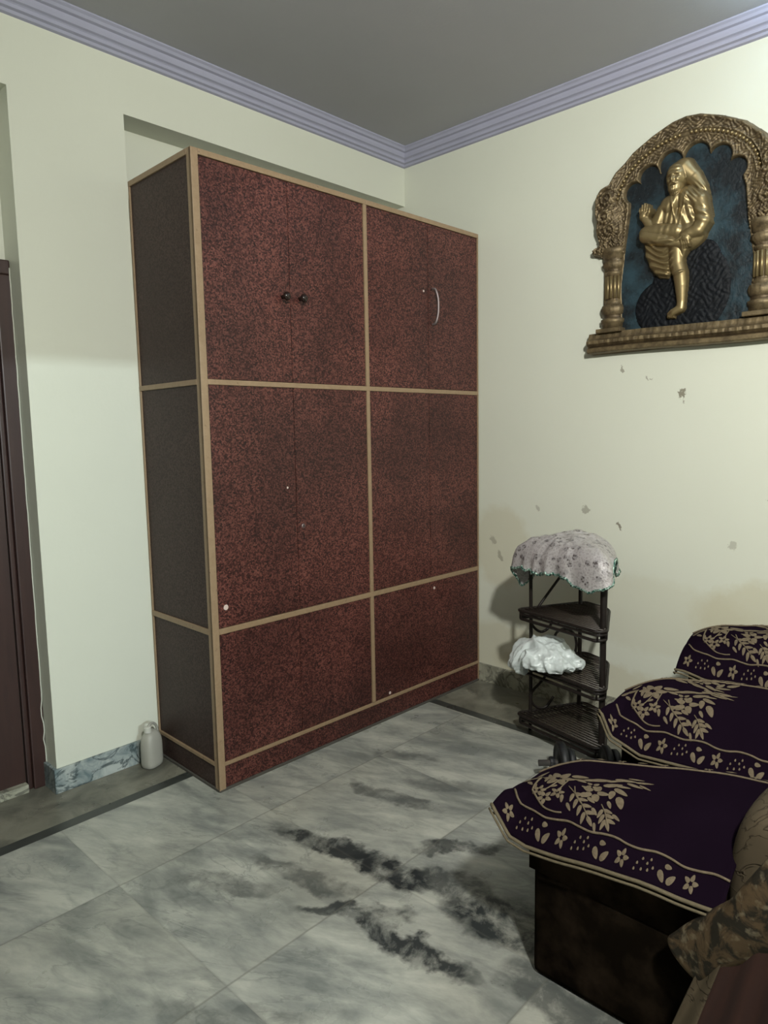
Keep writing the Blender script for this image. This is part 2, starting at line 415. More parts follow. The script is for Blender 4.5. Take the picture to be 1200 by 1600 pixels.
# skirtings
bm = bmesh.new()
box(bm, -2.204, -1.78, -0.013, 0.0, 0, 0.103, 0.003); box(bm, -2.204, -2.190, -0.005, 0.128, 0, 0.103, 0.002)
struct('baseboard_left', bm, M_skirtA)
bm = bmesh.new(); box(bm, -0.012, 0.0, RY0, -0.53, 0, 0.105, 0.003); struct('baseboard_right', bm, M_skirtB)
# door in the left recess
bm = bmesh.new(); 
box(bm, -3.10, -2.27, 0.122, 0.143, 0.01, 2.075)
door = struct('door_1', bm, M_door)
bm = bmesh.new()
for (x0, x1, dy) in ((-2.246, -2.1905, 0.045), (-2.266, -2.246, 0.030)):
    box(bm, x0, x1, 0.144-dy, 0.1435, 0, 2.0745, 0.005)
for (x0, x1, dy) in ((-3.16, -3.11, 0.045),):
    box(bm, x0, x1, 0.144-dy, 0.1435, 0, 2.0745, 0.005)
box(bm, -3.16, -2.1905, 0.099, 0.1435, 2.075, 2.130, 0.005)
obj('door_frame', bm, M_door, door)
bm = bmesh.new(); pts_ = []
for k in range(60):
    z_ = 0.10+2.0*k/59; pts_.append((-2.1925-random.uniform(0, .0015)-(.005 if k in (3, 6, 7) else 0), .098, z_))
tube(bm, pts_, .0022, 5); obj('plaster_edge', bm, M_wall, door)
bm = bmesh.new(); box(bm, -3.10, -2.27, 0.090, 0.125, 0.0, 0.035, 0.004); obj('door_sill', bm, M_skirtB, door)

# ------------------------------------------------------------------ wardrobe
def wardrobe():
    W = 1.738; H = 2.50; ang = -math.atan2(0.036, 1.7462)
    t_ = thing('wardrobe', 'tall maroon speckled laminate wardrobe with pale wood beading in the corner', 'wardrobe', (XL, -0.5011, 0), ang)
    g = 0.0015
    def X(xw): return (xw-XL)                       # world x on the front plane -> local x
    h1, h2, h3 = 0.1125, 0.6646, 1.6492
    xd = X(-0.8646)
    bm = bmesh.new()
    vs = box(bm, 0.010, W-0.004, 0.012, 0.498, 0.004, H-0.004)
    for v in vs:
        if v.co.y > .4 and v.co.x > 1: v.co.x -= 0.013
    for f in bm.faces: pass
    obj('carcass', bm, M_lam, t_)
    # side panels between the beadings
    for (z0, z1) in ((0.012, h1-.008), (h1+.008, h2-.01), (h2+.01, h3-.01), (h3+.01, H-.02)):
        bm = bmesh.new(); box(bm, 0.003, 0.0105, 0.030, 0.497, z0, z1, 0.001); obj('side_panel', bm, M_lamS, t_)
    # doors
    def knob(d, x, z):
        bm = bmesh.new(); mt = Matrix.Translation((x, 0.0, z)) @ Matrix.Rotation(PI/2, 4, 'X')
        lathe(bm, [(.009, 0), (.007, .008), (.007, .014), (.014, .020), (.018, .028), (.016, .036), (.008, .041)], 0, 0, seg=20, mat=mt)
        obj('knob', bm, M_knob, d, True)
    def door_(x0, x1, z0, z1):
        bm = bmesh.new(); box(bm, x0+g, x1-g, 0.001, 0.013, z0, z1, 0.0015); return obj('door', bm, M_lam, t_)
    gl, gr = X(-1.306), X(-0.427)
    c0, c1 = 0.030, W-0.012
    zt0, zt1 = h3+.012, H-.024
    d1 = door_(c0, gl, zt0, zt1); knob(d1, X(-1.345), 2.010)
    d2 = door_(gl, xd-.011, zt0, zt1); knob(d2, X(-1.255), 2.012)
    d3 = door_(xd+.011, gr, zt0, zt1)
    d4 = door_(gr, c1, zt0, zt1)
    bm = bmesh.new()
    hx = X(-0.392)
    tube(bm, smoothpath([(hx-.003, 0.0, 2.165), (hx, -.020, 2.158), (hx+.006, -.030, 2.12), (hx+.008, -.032, 2.08), (hx+.006, -.030, 2.035), (hx, -.020, 1.995), (hx-.003, 0.0, 1.988)], 5), 0.0055, 8)
    obj('handle', bm, M_steel, d4, True)
    def spot(d, x, z, r, m=M_chip, name='chipped_spot'):
        bm = bmesh.new(); mt = Matrix.Translation((x, 0.0015, z)) @ Matrix.Rotation(PI/2, 4, 'X')
        lathe(bm, [(r, 0), (r*.9, .0015)], 0, 0, seg=9, mat=mt); obj(name, bm, m, d)
    spot(d3, X(-0.46), 2.146, .006)
    zm0, zm1 = h2+.013, h3-.009
    d = door_(c0, gl, zm0, zm1); spot(d, X(-1.68), .758, .012); spot(d, X(-1.352), 1.217, .005)
    d = door_(gl, xd-.010, zm0, zm1)
    bm = bmesh.new(); mt = Matrix.Translation((X(-1.273), 0.0015, 1.044)) @ Matrix.Rotation(PI/2, 4, 'X')
    lathe(bm, [(.0095, 0), (.0095, .002), (.007, .004)], 0, 0, seg=14, mat=mt); k = obj('keyhole_ring', bm, M_steel, d)
    bm = bmesh.new(); box(bm, X(-1.273)-.003, X(-1.273)+.003, -.0035, -.002, 1.038, 1.051); obj('keyhole', bm, M_knob, k)
    door_(xd+.010, gr, zm0, zm1); door_(gr, c1, zm0, zm1)
    zb0, zb1 = h1+.008, h2-.011
    door_(c0, X(-1.312), zb0, zb1); door_(X(-1.312), xd-.011, zb0, zb1)
    d = door_(xd+.011, c1, zb0, zb1); spot(d, X(-0.40), .615, .008); spot(d, X(-.75), .135, .008)
    # plinth
    bm = bmesh.new(); box(bm, 0.028, c1, 0.002, 0.012, 0.012, h1-.008); obj('plinth', bm, M_lam, t_)
    bm = bmesh.new(); box(bm, 0.0, W-.004, -0.004, 0.010, 0.0, 0.011, 0.002); box(bm, -0.004, 0.004, 0.0, 0.497, 0.0, 0.011, 0.002); obj('base_edge', bm, M_gap, t_)
    # beading, front and side; verticals then horizontals
    bm = bmesh.new(); box(bm, -0.003, 0.028, -0.004, 0.012, 0.006, H, 0.003); box(bm, -0.003, 0.006, -0.003, 0.028, 0.006, H, 0.002); obj('corner_beading', bm, M_bead, t_)
    bm = bmesh.new(); box(bm, xd-.0105, xd+.0105, -0.004, 0.012, h1+.008, H-.02, 0.003); obj('middle_beading', bm, M_bead, t_)
    bm = bmesh.new(); box(bm, W-.012, W-.004, -0.003, 0.012, 0.006, H, 0.001); obj('edge_beading', bm, M_bead, t_)
    for (z, a) in ((h1, .0075), (h2, .0115), (h3, .0105), (H-.011, .011)):
        bm = bmesh.new(); box(bm, 0.027, W-.011, -0.005, 0.012, z-a, z+a, 0.0025)
        box(bm, -0.004, 0.006, 0.026, 0.4985, z-a, z+a, 0.002); obj('shelf_beading', bm, M_bead, t_)
    bm = bmesh.new(); box(bm, -0.003, 0.005, 0.488, 0.4985, 0.006, H, 0.001); obj('rear_beading', bm, M_bead, t_)
wardrobe()

# ------------------------------------------------------------------ plastic can by the pier
def jug():
    t_ = thing('plastic_can', 'small grey plastic can with a handle on the floor between pier and wardrobe', 'can', (-1.812, -0.072, 0), 0.35)
    bm = bmesh.new(); rings = []
    prof_ = [(0.0, .82), (.006, .95), (.02, 1), (.09, 1), (.105, .985), (.11, .97), (.125, .93), (.145, .78), (.158, .55), (.163, .36)]
    for z, k in prof_:
        ring = []
        for i in range(28):
            a = 2*PI*i/28; c, s = math.cos(a), math.sin(a)
            ring.append(bm.verts.new((.048*k*math.copysign(abs(c)**.7, c), .036*k*math.copysign(abs(s)**.7, s), z)))
        rings.append(ring)
    for A, B in zip(rings, rings[1:]):
        for k in range(28): bm.faces.new((A[k], A[(k+1) % 28], B[(k+1) % 28], B[k]))
    bm.faces.new(rings[0][::-1]); bm.faces.new(rings[-1]); obj('can_body', bm, M_plastic, t_, True)
    bm = bmesh.new(); tube(bm, smoothpath([(-.012, 0, .158), (-.010, 0, .185), (.012, 0, .190), (.034, 0, .172), (.042, 0, .140), (.040, 0, .118)], 5), .006, 8); obj('handle', bm, M_plastic, t_, True)
    bm = bmesh.new(); lathe(bm, [(.016, .160), (.016, .182), (.012, .186)], -.018, 0, seg=16); obj('cap', bm, M_plastic2, t_, False)
jug()

# ------------------------------------------------------------------ cane corner rack
RL, RM, RR = Vector((-.40, -1.12, 0)), Vector((-.19, -1.265, 0)), Vector((-.505, -1.537, 0))
SH = (0.095, 0.350, 0.603, 0.880)
def rounded_outline(corners, rads, seg=8):
    out = []; n = len(corners)
    for i in range(n):
        p = corners[i]; a = (corners[i-1]-p).normalized(); b = (corners[(i+1) % n]-p).normalized()
        half = a.angle(b)/2; r = rads[i]; tl = r/math.tan(half); c = p+(a+b).normalized()*(r/math.sin(half))
        s, e = p+a*tl, p+b*tl; va, vb = s-c, e-c
        for k in range(seg+1):
            v = va.lerp(vb, k/seg).normalized()*r; out.append(c+v)
    return out
def rack():
    t_ = thing('corner_rack', 'four-tier black cane corner rack standing against the stained wall', 'rack')
    cen = (RL+RM+RR)/3
    def push(p, k): return p+(p-cen).normalized()*k
    cor = [Vector((-.468, -1.085, 0)), Vector((-.135, -1.262, 0)), Vector((-.195, -1.415, 0)), Vector((-.585, -1.590, 0))]
    outl = rounded_outline(cor, [.020, .035, .11, .035]); cor = [cor[0], cor[1], cor[3]]
    # legs
    bm = bmesh.new(); tube(bm, smoothpath([RL+Vector((0, 0, 0)), RL+Vector((.003, 0, .45)), RL+Vector((-.006, .0, .9))], 6), .0085, 10); obj('leg', bm, M_cane, t_, True)
    bm = bmesh.new(); tube(bm, [RM, RM+Vector((0, 0, .45)), RM+Vector((0, 0, .9))], .0095, 10); obj('leg', bm, M_cane, t_, True)
    bm = bmesh.new(); tube(bm, smoothpath([RR, RR+Vector((0, 0, .35)), RR+Vector((.0, 0, .7)), RR+Vector((.006, 0, .9))], 6), lambda s: .0135+.006*max(0, s-.5), 10); obj('leg', bm, M_cane, t_, True)
    d_ = (cor[2]-cor[0]).normalized(); nrm = Vector((-d_.y, d_.x, 0))
    if (cor[1]-cor[0]).dot(nrm) < 0: nrm = -nrm
    for zi, z in enumerate(SH):
        bm = bmesh.new()
        tube(bm, [p+Vector((0, 0, z)) for p in outl], .0075, 8, True)
        tube(bm, [p+Vector((0, 0, z-.016))+(cen-p).normalized()*.006 for p in outl], .006, 8, True)
        tube(bm, [p+Vector((0, 0, z-.040))+(cen-p).normalized()*.008 for p in outl], .0075, 8, True)
        for k in range(0, len(outl), 4):
            p = outl[k]+(cen-outl[k]).normalized()*.004
            tube(bm, [p+Vector((0, 0, z-.040)), p+Vector((0, 0, z))], .005, 6)
        sh = obj('shelf', bm, M_cane, t_, True)
        bm = bmesh.new()
        depth = (cor[1]-cor[0]).dot(nrm); n = 18
        for i in range(1, n):
            off = depth*i/n
            # clip the slat to the outline
            xs = []
            for a, b in zip(outl, outl[1:]+outl[:1]):
                da, db = (a-cor[0]).dot(nrm)-off, (b-cor[0]).dot(nrm)-off
                if da*db < 0: xs.append(a.lerp(b, da/(da-db)))
            if len(xs) == 2: tube(bm, [xs[0]+Vector((0, 0, z+.001)), xs[1]+Vector((0, 0, z+.001))], .0040, 5)
        for f_ in (.3, .5, .7):
            a = cor[0].lerp(cor[2], f_); b = cor[1]*(.80)+a*.20
            tube(bm, [a+Vector((0, 0, z-.006)), b+Vector((0, 0, z-.006))], .005, 5)
        obj('woven_slats', bm, M_cane2, sh, True)
    def LM(s, z): return RL+(RM-RL)*s+Vector((0, 0, z))
    for pts in ([(.97, .86), (.55, .735), (.13, .60)],
                [(.0, .575), (.03, .52), (.2, .483), (.38, .505), (.45, .56)],
                [(.47, .437), (.52, .472), (.68, .488), (.86, .465), (.93, .41), (.9, .36)],
                [(.5, .335), (.25, .245), (.04, .19), (.03, .14), (.15, .108), (.32, .108), (.47, .155)]):
        bm = bmesh.new(); tube(bm, smoothpath([LM(*q) for q in pts], 6), .0065, 8); obj('scroll', bm, M_cane, t_, True)
    def MR(s, z): return RM+(RR-RM)*s+Vector((0, 0, z))
    return cen, outl
RCEN, ROUT = rack()

# silver cloth over the rack
def lace_cloth():
    cen = Vector((-.385, -1.31, 0)); NA, NR = 150, 34
    out = [p for p in ROUT]
    def rad(a):
        d = Vector((math.cos(a), math.sin(a), 0)); best = .1
        for p, q in zip(out, out[1:]+out[:1]):
            e = q-p; den = d.x*e.y-d.y*e.x
            if abs(den) < 1e-9: continue
            w_ = p-cen; tt = (w_.x*e.y-w_.y*e.x)/den; u = (w_.x*d.y-w_.y*d.x)/den
            if tt > 0 and -1e-6 <= u <= 1+1e-6: best = tt
        return best
    aL = math.atan2(*(RL-cen).yx); aR = math.atan2(*(RR-cen).yx); aM = math.atan2(*(RM-cen).yx)
    def near(a, b, w_):
        d = abs((a-b+PI) % (2*PI)-PI); return math.exp(-(d/w_)**2)
    bm = bmesh.new(); uvz = []; rings = []
    for j in range(NR+1):
        ring = []
        for i in range(NA):
            a = 2*PI*i/NA; R_ = rad(a)+.013
            d = Vector((math.cos(a), math.sin(a), 0))
            hang = .088+.105*near(a, aL+.03, .22)+.008*math.sin(a*5+1)+.030*near(a, aR-.35, .25)-.085*near(a, aR+.18, .13)
            hang = max(hang, .004)
            top = .6; s = j/NR
            fold = .5+.5*math.sin(a*17+2*math.sin(a*3))
            if s <= top:
                r = s/top; p = cen+d*R_*r
                off = p-(RM*.45+cen*.55)
                z = .893+.085*(1-r**3.2)**.8*(.75+.25*math.exp(-((off.x/.14)**2+(off.y/.13)**2))) + .007*noise.noise(p*22)
                z += .003*fold*r*r
            else:
                r = (s-top)/(1-top)
                p = cen+d*(R_+.004+.010*math.sin(min(r*2, 1)*PI/2)+.016*fold*r)
                z = .893+.003*fold-hang*r-.004*math.sin(a*31)*r
            z += .004*noise.noise(p*60)+.006*(1-2*abs(noise.noise(p*11+Vector((3, 1, 0)))))
            ring.append(bm.verts.new((p.x, p.y, z)))
        rings.append(ring)
    for j in range(NR):
        for i in range(NA):
            if j == 0 and False: continue
            f = bm.faces.new((rings[j][i], rings[j][(i+1) % NA], rings[j+1][(i+1) % NA], rings[j+1][i]))
            f.material_index = 0
    hem = [v.co.copy() for v in rings[-1]]
    bmesh.ops.remove_doubles(bm, verts=rings[0], dist=1e-4)
    o = obj('lace_cloth', bm, M_lace, None, True)
    md = o.modifiers.new('t', 'SOLIDIFY'); md.thickness = .002
    tag(o, 'crumpled silver lace cloth with green tinsel hem draped over the cane rack', 'cloth')
    bm = bmesh.new()
    pts = []
    for i, p in enumerate(hem):
        for k in range(3):
            q = p.lerp(hem[(i+1) % NA], k/3)
            pts.append(q+Vector((random.uniform(-.0015, .0015), random.uniform(-.0015, .0015), random.uniform(-.003, .005))))
    tube(bm, pts, .0055, 5, True)
    obj('tinsel_hem', bm, M_green, o, True)
lace_cloth()

# white plastic bag on the third shelf
def bag():
    bm = bmesh.new(); bmesh.ops.create_icosphere(bm, subdivisions=6, radius=1)
    ax = (RR-RL).normalized(); ay = Vector((-ax.y, ax.x, 0))
    if ay.dot(RM-RL) < 0: ay = -ay
    c0 = Vector((-.475, -1.245, .400))
    for v in bm.verts:
        p = v.co.copy()
        u, w_, h = p.x*.170, p.y*.085, p.z*.048
        # two lumps and a waist
        k = 1+.22*math.cos(p.x*4.2)-.10*p.x
        h *= k; w_ *= .85+.25*k
        q = Vector((u, w_, h))*1.0
        def rid(s, sd): return 1-abs(noise.noise(q*s+Vector((sd, sd*2, 0))))*2
        crease = .020*rid(10, 3)+.020*rid(22, 7)+.006*rid(55, 1)
        n_ = p.normalized()
        u += n_.x*crease; w_ += n_.y*crease; h += n_.z*crease
        # tail hanging over the rim at the left front
        tl = max(0, -p.x-.1)*max(0, -p.y+.1)
        h -= .13*tl; w_ -= .015*tl
        base = -.030 if tl < .10 else -.2
        h = max(h, base)
        v.co = c0+ax*u+ay*w_+Vector((0, 0, h+.010))
    o = obj('plastic_bag', bm, M_bag, None, True)
    tag(o, 'crumpled white plastic bag lying on the lower middle shelf of the cane rack', 'bag')
bag()

# ------------------------------------------------------------------ dumbbell on the floor
def dumbbell():
    t_ = thing('dumbbell', 'black dumbbell on the floor at the foot of the cane rack', 'dumbbell', (-.700, -1.540, .083), math.atan2(-.20, .14)+.15)
    def disc(x, r, h):
        bm = bmesh.new(); mt = Matrix.Translation((x, 0, 0)) @ Matrix.Rotation(PI/2, 4, 'Y')
        lathe(bm, [(r*.35, -h/2), (r*.45, -h/2+.004), (r*.82, -h/2+.004), (r*.88, -h/2), (r, -h/2+.006), (r, h/2-.006), (r*.88, h/2), (r*.82, h/2-.004), (r*.45, h/2-.004), (r*.35, h/2)], 0, 0, seg=36, mat=mt)
        obj('weight_plate', bm, M_rubber, t_, True)
    disc(-.075, .083, .035); disc(-.038, .055, .028); disc(.11, .066, .03); disc(.145, .050, .028)
    bm = bmesh.new(); tube(bm, [(-.17, 0, 0), (.19, 0, 0)], .013, 14); obj('bar', bm, M_bar, t_, True)
    bm = bmesh.new(); mt = Matrix.Translation((-.115, 0, 0)) @ Matrix.Rotation(PI/2, 4, 'Y'); lathe(bm, [(.024, -.009), (.026, 0), (.024, .009)], 0, 0, seg=12, mat=mt); obj('collar', bm, M_rubber, t_, False)
dumbbell()

# ------------------------------------------------------------------ sofa with three covered seats
bm = bmesh.new()
MS = [dict(xl=-1.77, xr=-1.27, y0=-1.845, y1=-2.42, zc=.53, zr=.530, ys=[-2.4,-2.33,-2.24,-2.15,-1.95,-1.90,-1.84], zs=[.436,.43,.427,.417,.386,.396,.47], sw=.42, pw=2.4, mir=False, fl=.036, fq=[0,.1,.19,.28,.46,.6], fp=[.27,.335,.375,.405,.47,.50]),
      dict(xl=-1.225, xr=-.72, y0=-1.875, y1=-2.42, zc=.605, zr=.600, ys=[-2.4,-2.31,-2.16,-2.01,-1.915,-1.88], zs=[.47,.468,.462,.453,.486,.56], sw=.46, pw=2.2, mir=True, fq=[0,.05,.14,.25,.36,.6], fp=[.22,.28,.345,.405,.44,.47]),
      dict(xl=-.665, xr=-.15, y0=-1.90, y1=-2.42, zc=.685, zr=.66, ys=[-2.4,-2.0,-1.93], zs=[.53,.535,.55], sw=.42, pw=2.6, mir=True, fq=[0,.1,.2,.5], fp=[.20,.26,.34,.45])]
def zf(m, x, y):
    s = min(max((x-m['xl'])/(m['xr']-m['xl']), 0), 1)
    zh = float(np.interp(y, m['ys'], m['zs'])); z = m['zc']
    if s < m['sw']: z -= (m['zc']-zh)*(1-s/m['sw'])**m['pw']
    elif s > .6: z += (m['zr']-m['zc'])*((s-.6)/.4)**1.5
    d = m['y0']-y
    if d < .12: z -= .035*(1-max(d, 0)/.12)**2*min(1, s/.2)
    if d < .42: z -= m.get('fl', 0)*(1-max(d, 0)/.42)*min(1, max(0, s-.12)/.25)
    e = (x-m['xl'])-float(np.interp(max(d, 0), m['fq'], m['fp']))+.02
    if e > 0: z -= min(14*e*e, .9*e-.0145+.0) if e > .032 else 14*e*e
    return max(z, .345)
def sofa():
    t_ = thing('sofa', 'low dark brown velour sofa with three seats and a beige embroidered back', 'sofa')
    bm = bmesh.new(); box(bm, -1.715, -.10, -2.60, -1.938, 0.004, 0.345, 0.018); obj('base', bm, M_velour, t_, True)
    for m in MS:
        x0, x1 = m['xl']+.05, m['xr']-.005
        bm = bmesh.new(); NX, NY = 14, 12; top = []
        for i in range(NX+1):
            row = []
            for j in range(NY+1):
                x = x0+(x1-x0)*i/NX; y = -1.93-(2.40-1.93)*j/NY
                row.append(bm.verts.new((x, y, max(.33, zf(m, x, y)-.018))))
            top.append(row)
        bot = [[bm.verts.new((v.co.x, v.co.y, .30)) for v in row] for row in top]
        for i in range(NX):
            for j in range(NY):
                bm.faces.new((top[i][j], top[i+1][j], top[i+1][j+1], top[i][j+1])); bm.faces.new((bot[i][j], bot[i][j+1], bot[i+1][j+1], bot[i+1][j]))
        for i in range(NX):
            for j in (0, NY): bm.faces.new((top[i][j], bot[i][j], bot[i+1][j], top[i+1][j]))
        for j in range(NY):
            for i in (0, NX): bm.faces.new((top[i][j], top[i][j+1], bot[i][j+1], bot[i][j]))
        obj('seat_cushion', bm, M_velour, t_, True)
    # backrest: rounded roll in beige brocade
    bm = bmesh.new(); rings = []; N = 40
    sec = [(-.10, .30), (-.105, .45), (-.095, .56), (-.06, .625), (0, .65), (.06, .635), (.10, .58), (.115, .45), (.115, .30)]
    for k in range(N+1):
        s = k/N; x = -1.700+1.60*s; e = min(1, min(s, 1-s)/.045); e = math.sqrt(max(0, 1-(1-e)**2)); e = .72+.28*e
        rings.append([bm.verts.new((x, -2.505-dy*e, .30+(z-.30)*(.90+.10*e)+.006*math.sin(x*23))) for dy, z in [(-a, b) for a, b in sec]])
    for A, B in zip(rings, rings[1:]):
        for i in range(len(sec)-1): bm.faces.new((A[i], A[i+1], B[i+1], B[i]))
        bm.faces.new((A[-1], A[0], B[0], B[-1]))
    bm.faces.new(rings[0]); bm.faces.new(rings[-1][::-1])
    o = obj('backrest', bm, M_brocade, t_, True)
    md = o.modifiers.new('s', 'SUBSURF'); md.levels = md.render_levels = 2
sofa()

def cover(m, label):
    W_, D_ = m['xr']-m['xl'], m['y0']-m['y1']
    NX, NY = 70, 84
    def S(p, q, lift=0.0):
        x = m['xl']+p; y = m['y0']-q
        z = zf(m, x, y); e = .003
        nx = -(zf(m, x+e, y)-zf(m, x-e, y))/(2*e); ny = -(zf(m, x, y+e)-zf(m, x, y-e))/(2*e)
        n_ = Vector((nx, ny, 1)).normalized()
        z += .0035*noise.noise(Vector((x*9, y*9, 0)))*min(1, q/.1)
        return Vector((x, y, z))+n_*lift
    bm = bmesh.new(); rows = []
    for j in range(-6, NY+1):
        row = []
        for i in range(NX+1):
            p = W_*i/NX
            if j < 0:
                v = S(p, 0); v += Vector((0, -.004*j*.3, .022*j)) * min(1, .1+p/.16)
            else: v = S(p, D_*j/NY)
            row.append(bm.verts.new(v))
        rows.append(row)
    for A, B in zip(rows, rows[1:]):
        for i in range(NX): bm.faces.new((A[i], A[i+1], B[i+1], B[i]))
    o = obj('seat_cover', bm, M_velvet, None, True, recalc=False)
    me = o.data
    if me.polygons[NX*20].normal.z < 0: me.flip_normals()
    md = o.modifiers.new('t', 'SOLIDIFY'); md.thickness = .005; md.offset = -1
    tag(o, label, 'sofa cover', 'plum velvet covers on the sofa seats')
    # piping all along the hem
    bm = bmesh.new()
    hem = [r_[0].co.copy() if False else None for r_ in []]
    path = [S(W_, D_*(1-k/50), 0) for k in range(0)]
    path = [S(0.0, D_*(1-k/60), .001) for k in range(61)]
    fr = []
    for k in range(1, 41):
        p = W_*k/40; v = S(p, 0); v += Vector((0, .008, -.13))*min(1, .1+p/.16); fr.append(v)
    tube(bm, path+fr, .0048, 7)
    path2 = [p+Vector((-.006, .003, -.010)) for p in path+fr]
    tube(bm, path2, .0032, 6)
    tube(bm, [S(W_, D_*k/60, .002) for k in range(61)], .004, 7)
    obj('gold_piping', bm, M_piping, o, True)
    # embroidery
    bm = bmesh.new(); L = .0022
    def mirror(pt): return (W_-pt[0], pt[1])
    def blade(c, ln, wd, an, mir=False, lift=L):
        pts = []; ln *= .92; wd *= .80
        for k in range(12):
            a = 2*PI*k/12; u = ln/2*math.cos(a); v = wd/2*math.sin(a)*(1-.35*math.cos(a))
            pts.append((c[0]+u*math.cos(an)-v*math.sin(an), c[1]+u*math.sin(an)+v*math.cos(an)))
        if mir: pts = [mirror(p) for p in pts]; c = mirror(c)
        for p in pts:
            if not (0.003 < p[0] < W_-.003 and .002 < p[1] < D_): return
        cv = bm.verts.new(S(*c, lift+.0015)); vs = [bm.verts.new(S(*p, lift)) for p in pts]
        for k in range(12): bm.faces.new((cv, vs[k], vs[(k+1) % 12]))
    def flower(c, r, n=5, mir=False, rot=0.0):
        for k in range(n):
            a = rot+2*PI*k/n
            blade((c[0]+r*.58*math.cos(a), c[1]+r*.58*math.sin(a)), r*.85, r*.62, a, mir)
    def stem(pts, r=.0022, mir=False):
        pp = smoothpath([(a, b, 0) for a, b in pts], 6)
        q = [(v.x, v.y) for v in pp]
        if mir: q = [mirror(v) for v in q]
        tube(bm, [S(a, b, L) for a, b in q], r, 4)
    def sprig(a, b, n, ln, mir, side=1):
        stem([a, ((a[0]+b[0])/2+.004, (a[1]+b[1])/2), b], .0018, mir); an = math.atan2(b[1]-a[1], b[0]-a[0])
        for k in range(n):
            f_ = .25+.7*k/n; c = (a[0]+(b[0]-a[0])*f_, a[1]+(b[1]-a[1])*f_)
            for sg in (-1, 1):
                aa = an+sg*.75; blade((c[0]+ln*.5*math.cos(aa), c[1]+ln*.5*math.sin(aa)), ln, ln*.42, aa, mir)
        blade(b, ln, ln*.4, an, mir)
    for mir in ((False, True) if m['mir'] else (False,)):
        flower((.175, .100), .044, 6, mir, .3); flower((.150, .215), .038, 5, mir); flower((.178, .196), .022, 4, mir, .5)
        blade((.150, .022), .036, .018, .6, mir); blade((.165, .040), .040, .018, 1.0, mir); blade((.198, .040), .045, .016, .4, mir)
        blade((.209, .145), .05, .024, 1.3, mir); blade((.221, .206), .060, .020, 1.2, mir); blade((.209, .238), .055, .022, .9, mir)
        blade((.250, .255), .062, .017, 1.3, mir); blade((.236, .285), .05, .015, 1.7, mir); blade((.262, .300), .05, .013, 1.2, mir)
        blade((.189, .269), .050, .022, 2.0, mir); blade((.144, .287), .055, .024, 2.6, mir); blade((.165, .255), .045, .02, 2.9, mir)
        flower((.105, .081), .020, 5, mir); flower((.089, .106), .021, 5, mir, .4); flower((.113, .130), .020, 5, mir)
        sprig((.145, .146), (.067, .245), 4, .030, mir); sprig((.118, .251), (.070, .290), 3, .028, mir)
        stem([(.17, .05), (.11, .06), (.092, .074), (.068, .113), (.064, .145), (.067, .168)], .003, mir)
        for (c_, l_, w_, a_) in (((.128, .040), .030, .013, 2.2), ((.118, .062), .026, .011, 2.6), ((.185, .068), .030, .014, -.6), ((.152, .075), .026, .012, 2.9), ((.130, .108), .024, .011, -2.2),
                ((.205, .175), .040, .015, .9), ((.188, .160), .034, .014, 1.7), ((.128, .190), .028, .012, -2.6), ((.160, .185), .026, .012, -1.4), ((.120, .222), .030, .013, 2.0),
                ((.232, .232), .045, .013, .9), ((.215, .262), .045, .014, 1.4), ((.092, .245), .028, .011, 2.2), ((.100, .150), .026, .012, 2.7), ((.084, .178), .028, .010, 2.3), ((.125, .268), .030, .012, 2.5),
                ((.095, .300), .028, .010, 2.0), ((.058, .262), .024, .009, 2.6), ((.270, .275), .045, .009, 1.3), ((.240, .310), .04, .010, 1.9)):
            blade(c_, l_, w_, a_, mir)
        stem([(.16, .11), (.12, .10), (.105, .085)], .002, mir); stem([(.17, .13), (.13, .13), (.113, .128)], .002, mir)
        stem([(.15, .16), (.12, .18), (.095, .215)], .002, mir); stem([(.18, .10), (.20, .18), (.25, .26)], .002, mir)
    # inner braid line parallel to the hem, turned at the front corner
    def edge(k): return float(np.interp(k, m['fq'], m['fp']))
    stem([(edge(q_)-.030, q_) for q_ in [D_*k_/14 for k_ in range(15)]], .003)
    br = [(.052, D_)]+[(.052+.003*math.sin(k*1.7), D_-(D_-.07)*k/16) for k in range(1, 17)]+[(.062, .042), (.085, .018)]
    stem(br, .0035)
    # border flowers
    q = .035; k = 0
    while q < D_-.03:
        for far in (False, True):
            mir = False; X0 = edge(q)-.027 if far else 0.0
            if far:
                if k % 2: flower((X0+.018, q), .013, 5)
                else: blade((X0+.018, q), .030, .013, 1.2)
                continue
            if k % 3 == 0: flower((.027, q), .017, 5, mir, .2)
            elif k % 3 == 1:
                for a_, b_ in ((0, 0), (.009, .01), (-.008, .012), (.004, .022), (-.006, .026), (.012, .028), (0, .036), (-.01, -.004)):
                    blade((.027+a_, q+b_-.015), .006, .006, 0, mir)
            else:
                blade((.020, q-.010), .024, .015, 2.4, mir); blade((.020, q+.012), .024, .015, .8, mir); blade((.038, q), .017, .011, 1.6, mir)
        q += .052; k += 1
    bmesh.ops.recalc_face_normals(bm, faces=bm.faces)
    obj('floral_embroidery', bm, M_emb, o, True)
cover(MS[0], 'plum velvet floral cover on the sofa seat nearest the camera')
cover(MS[1], 'plum velvet floral cover on the middle sofa seat')
cover(MS[2], 'plum velvet floral cover on the farthest sofa seat, by the wall')

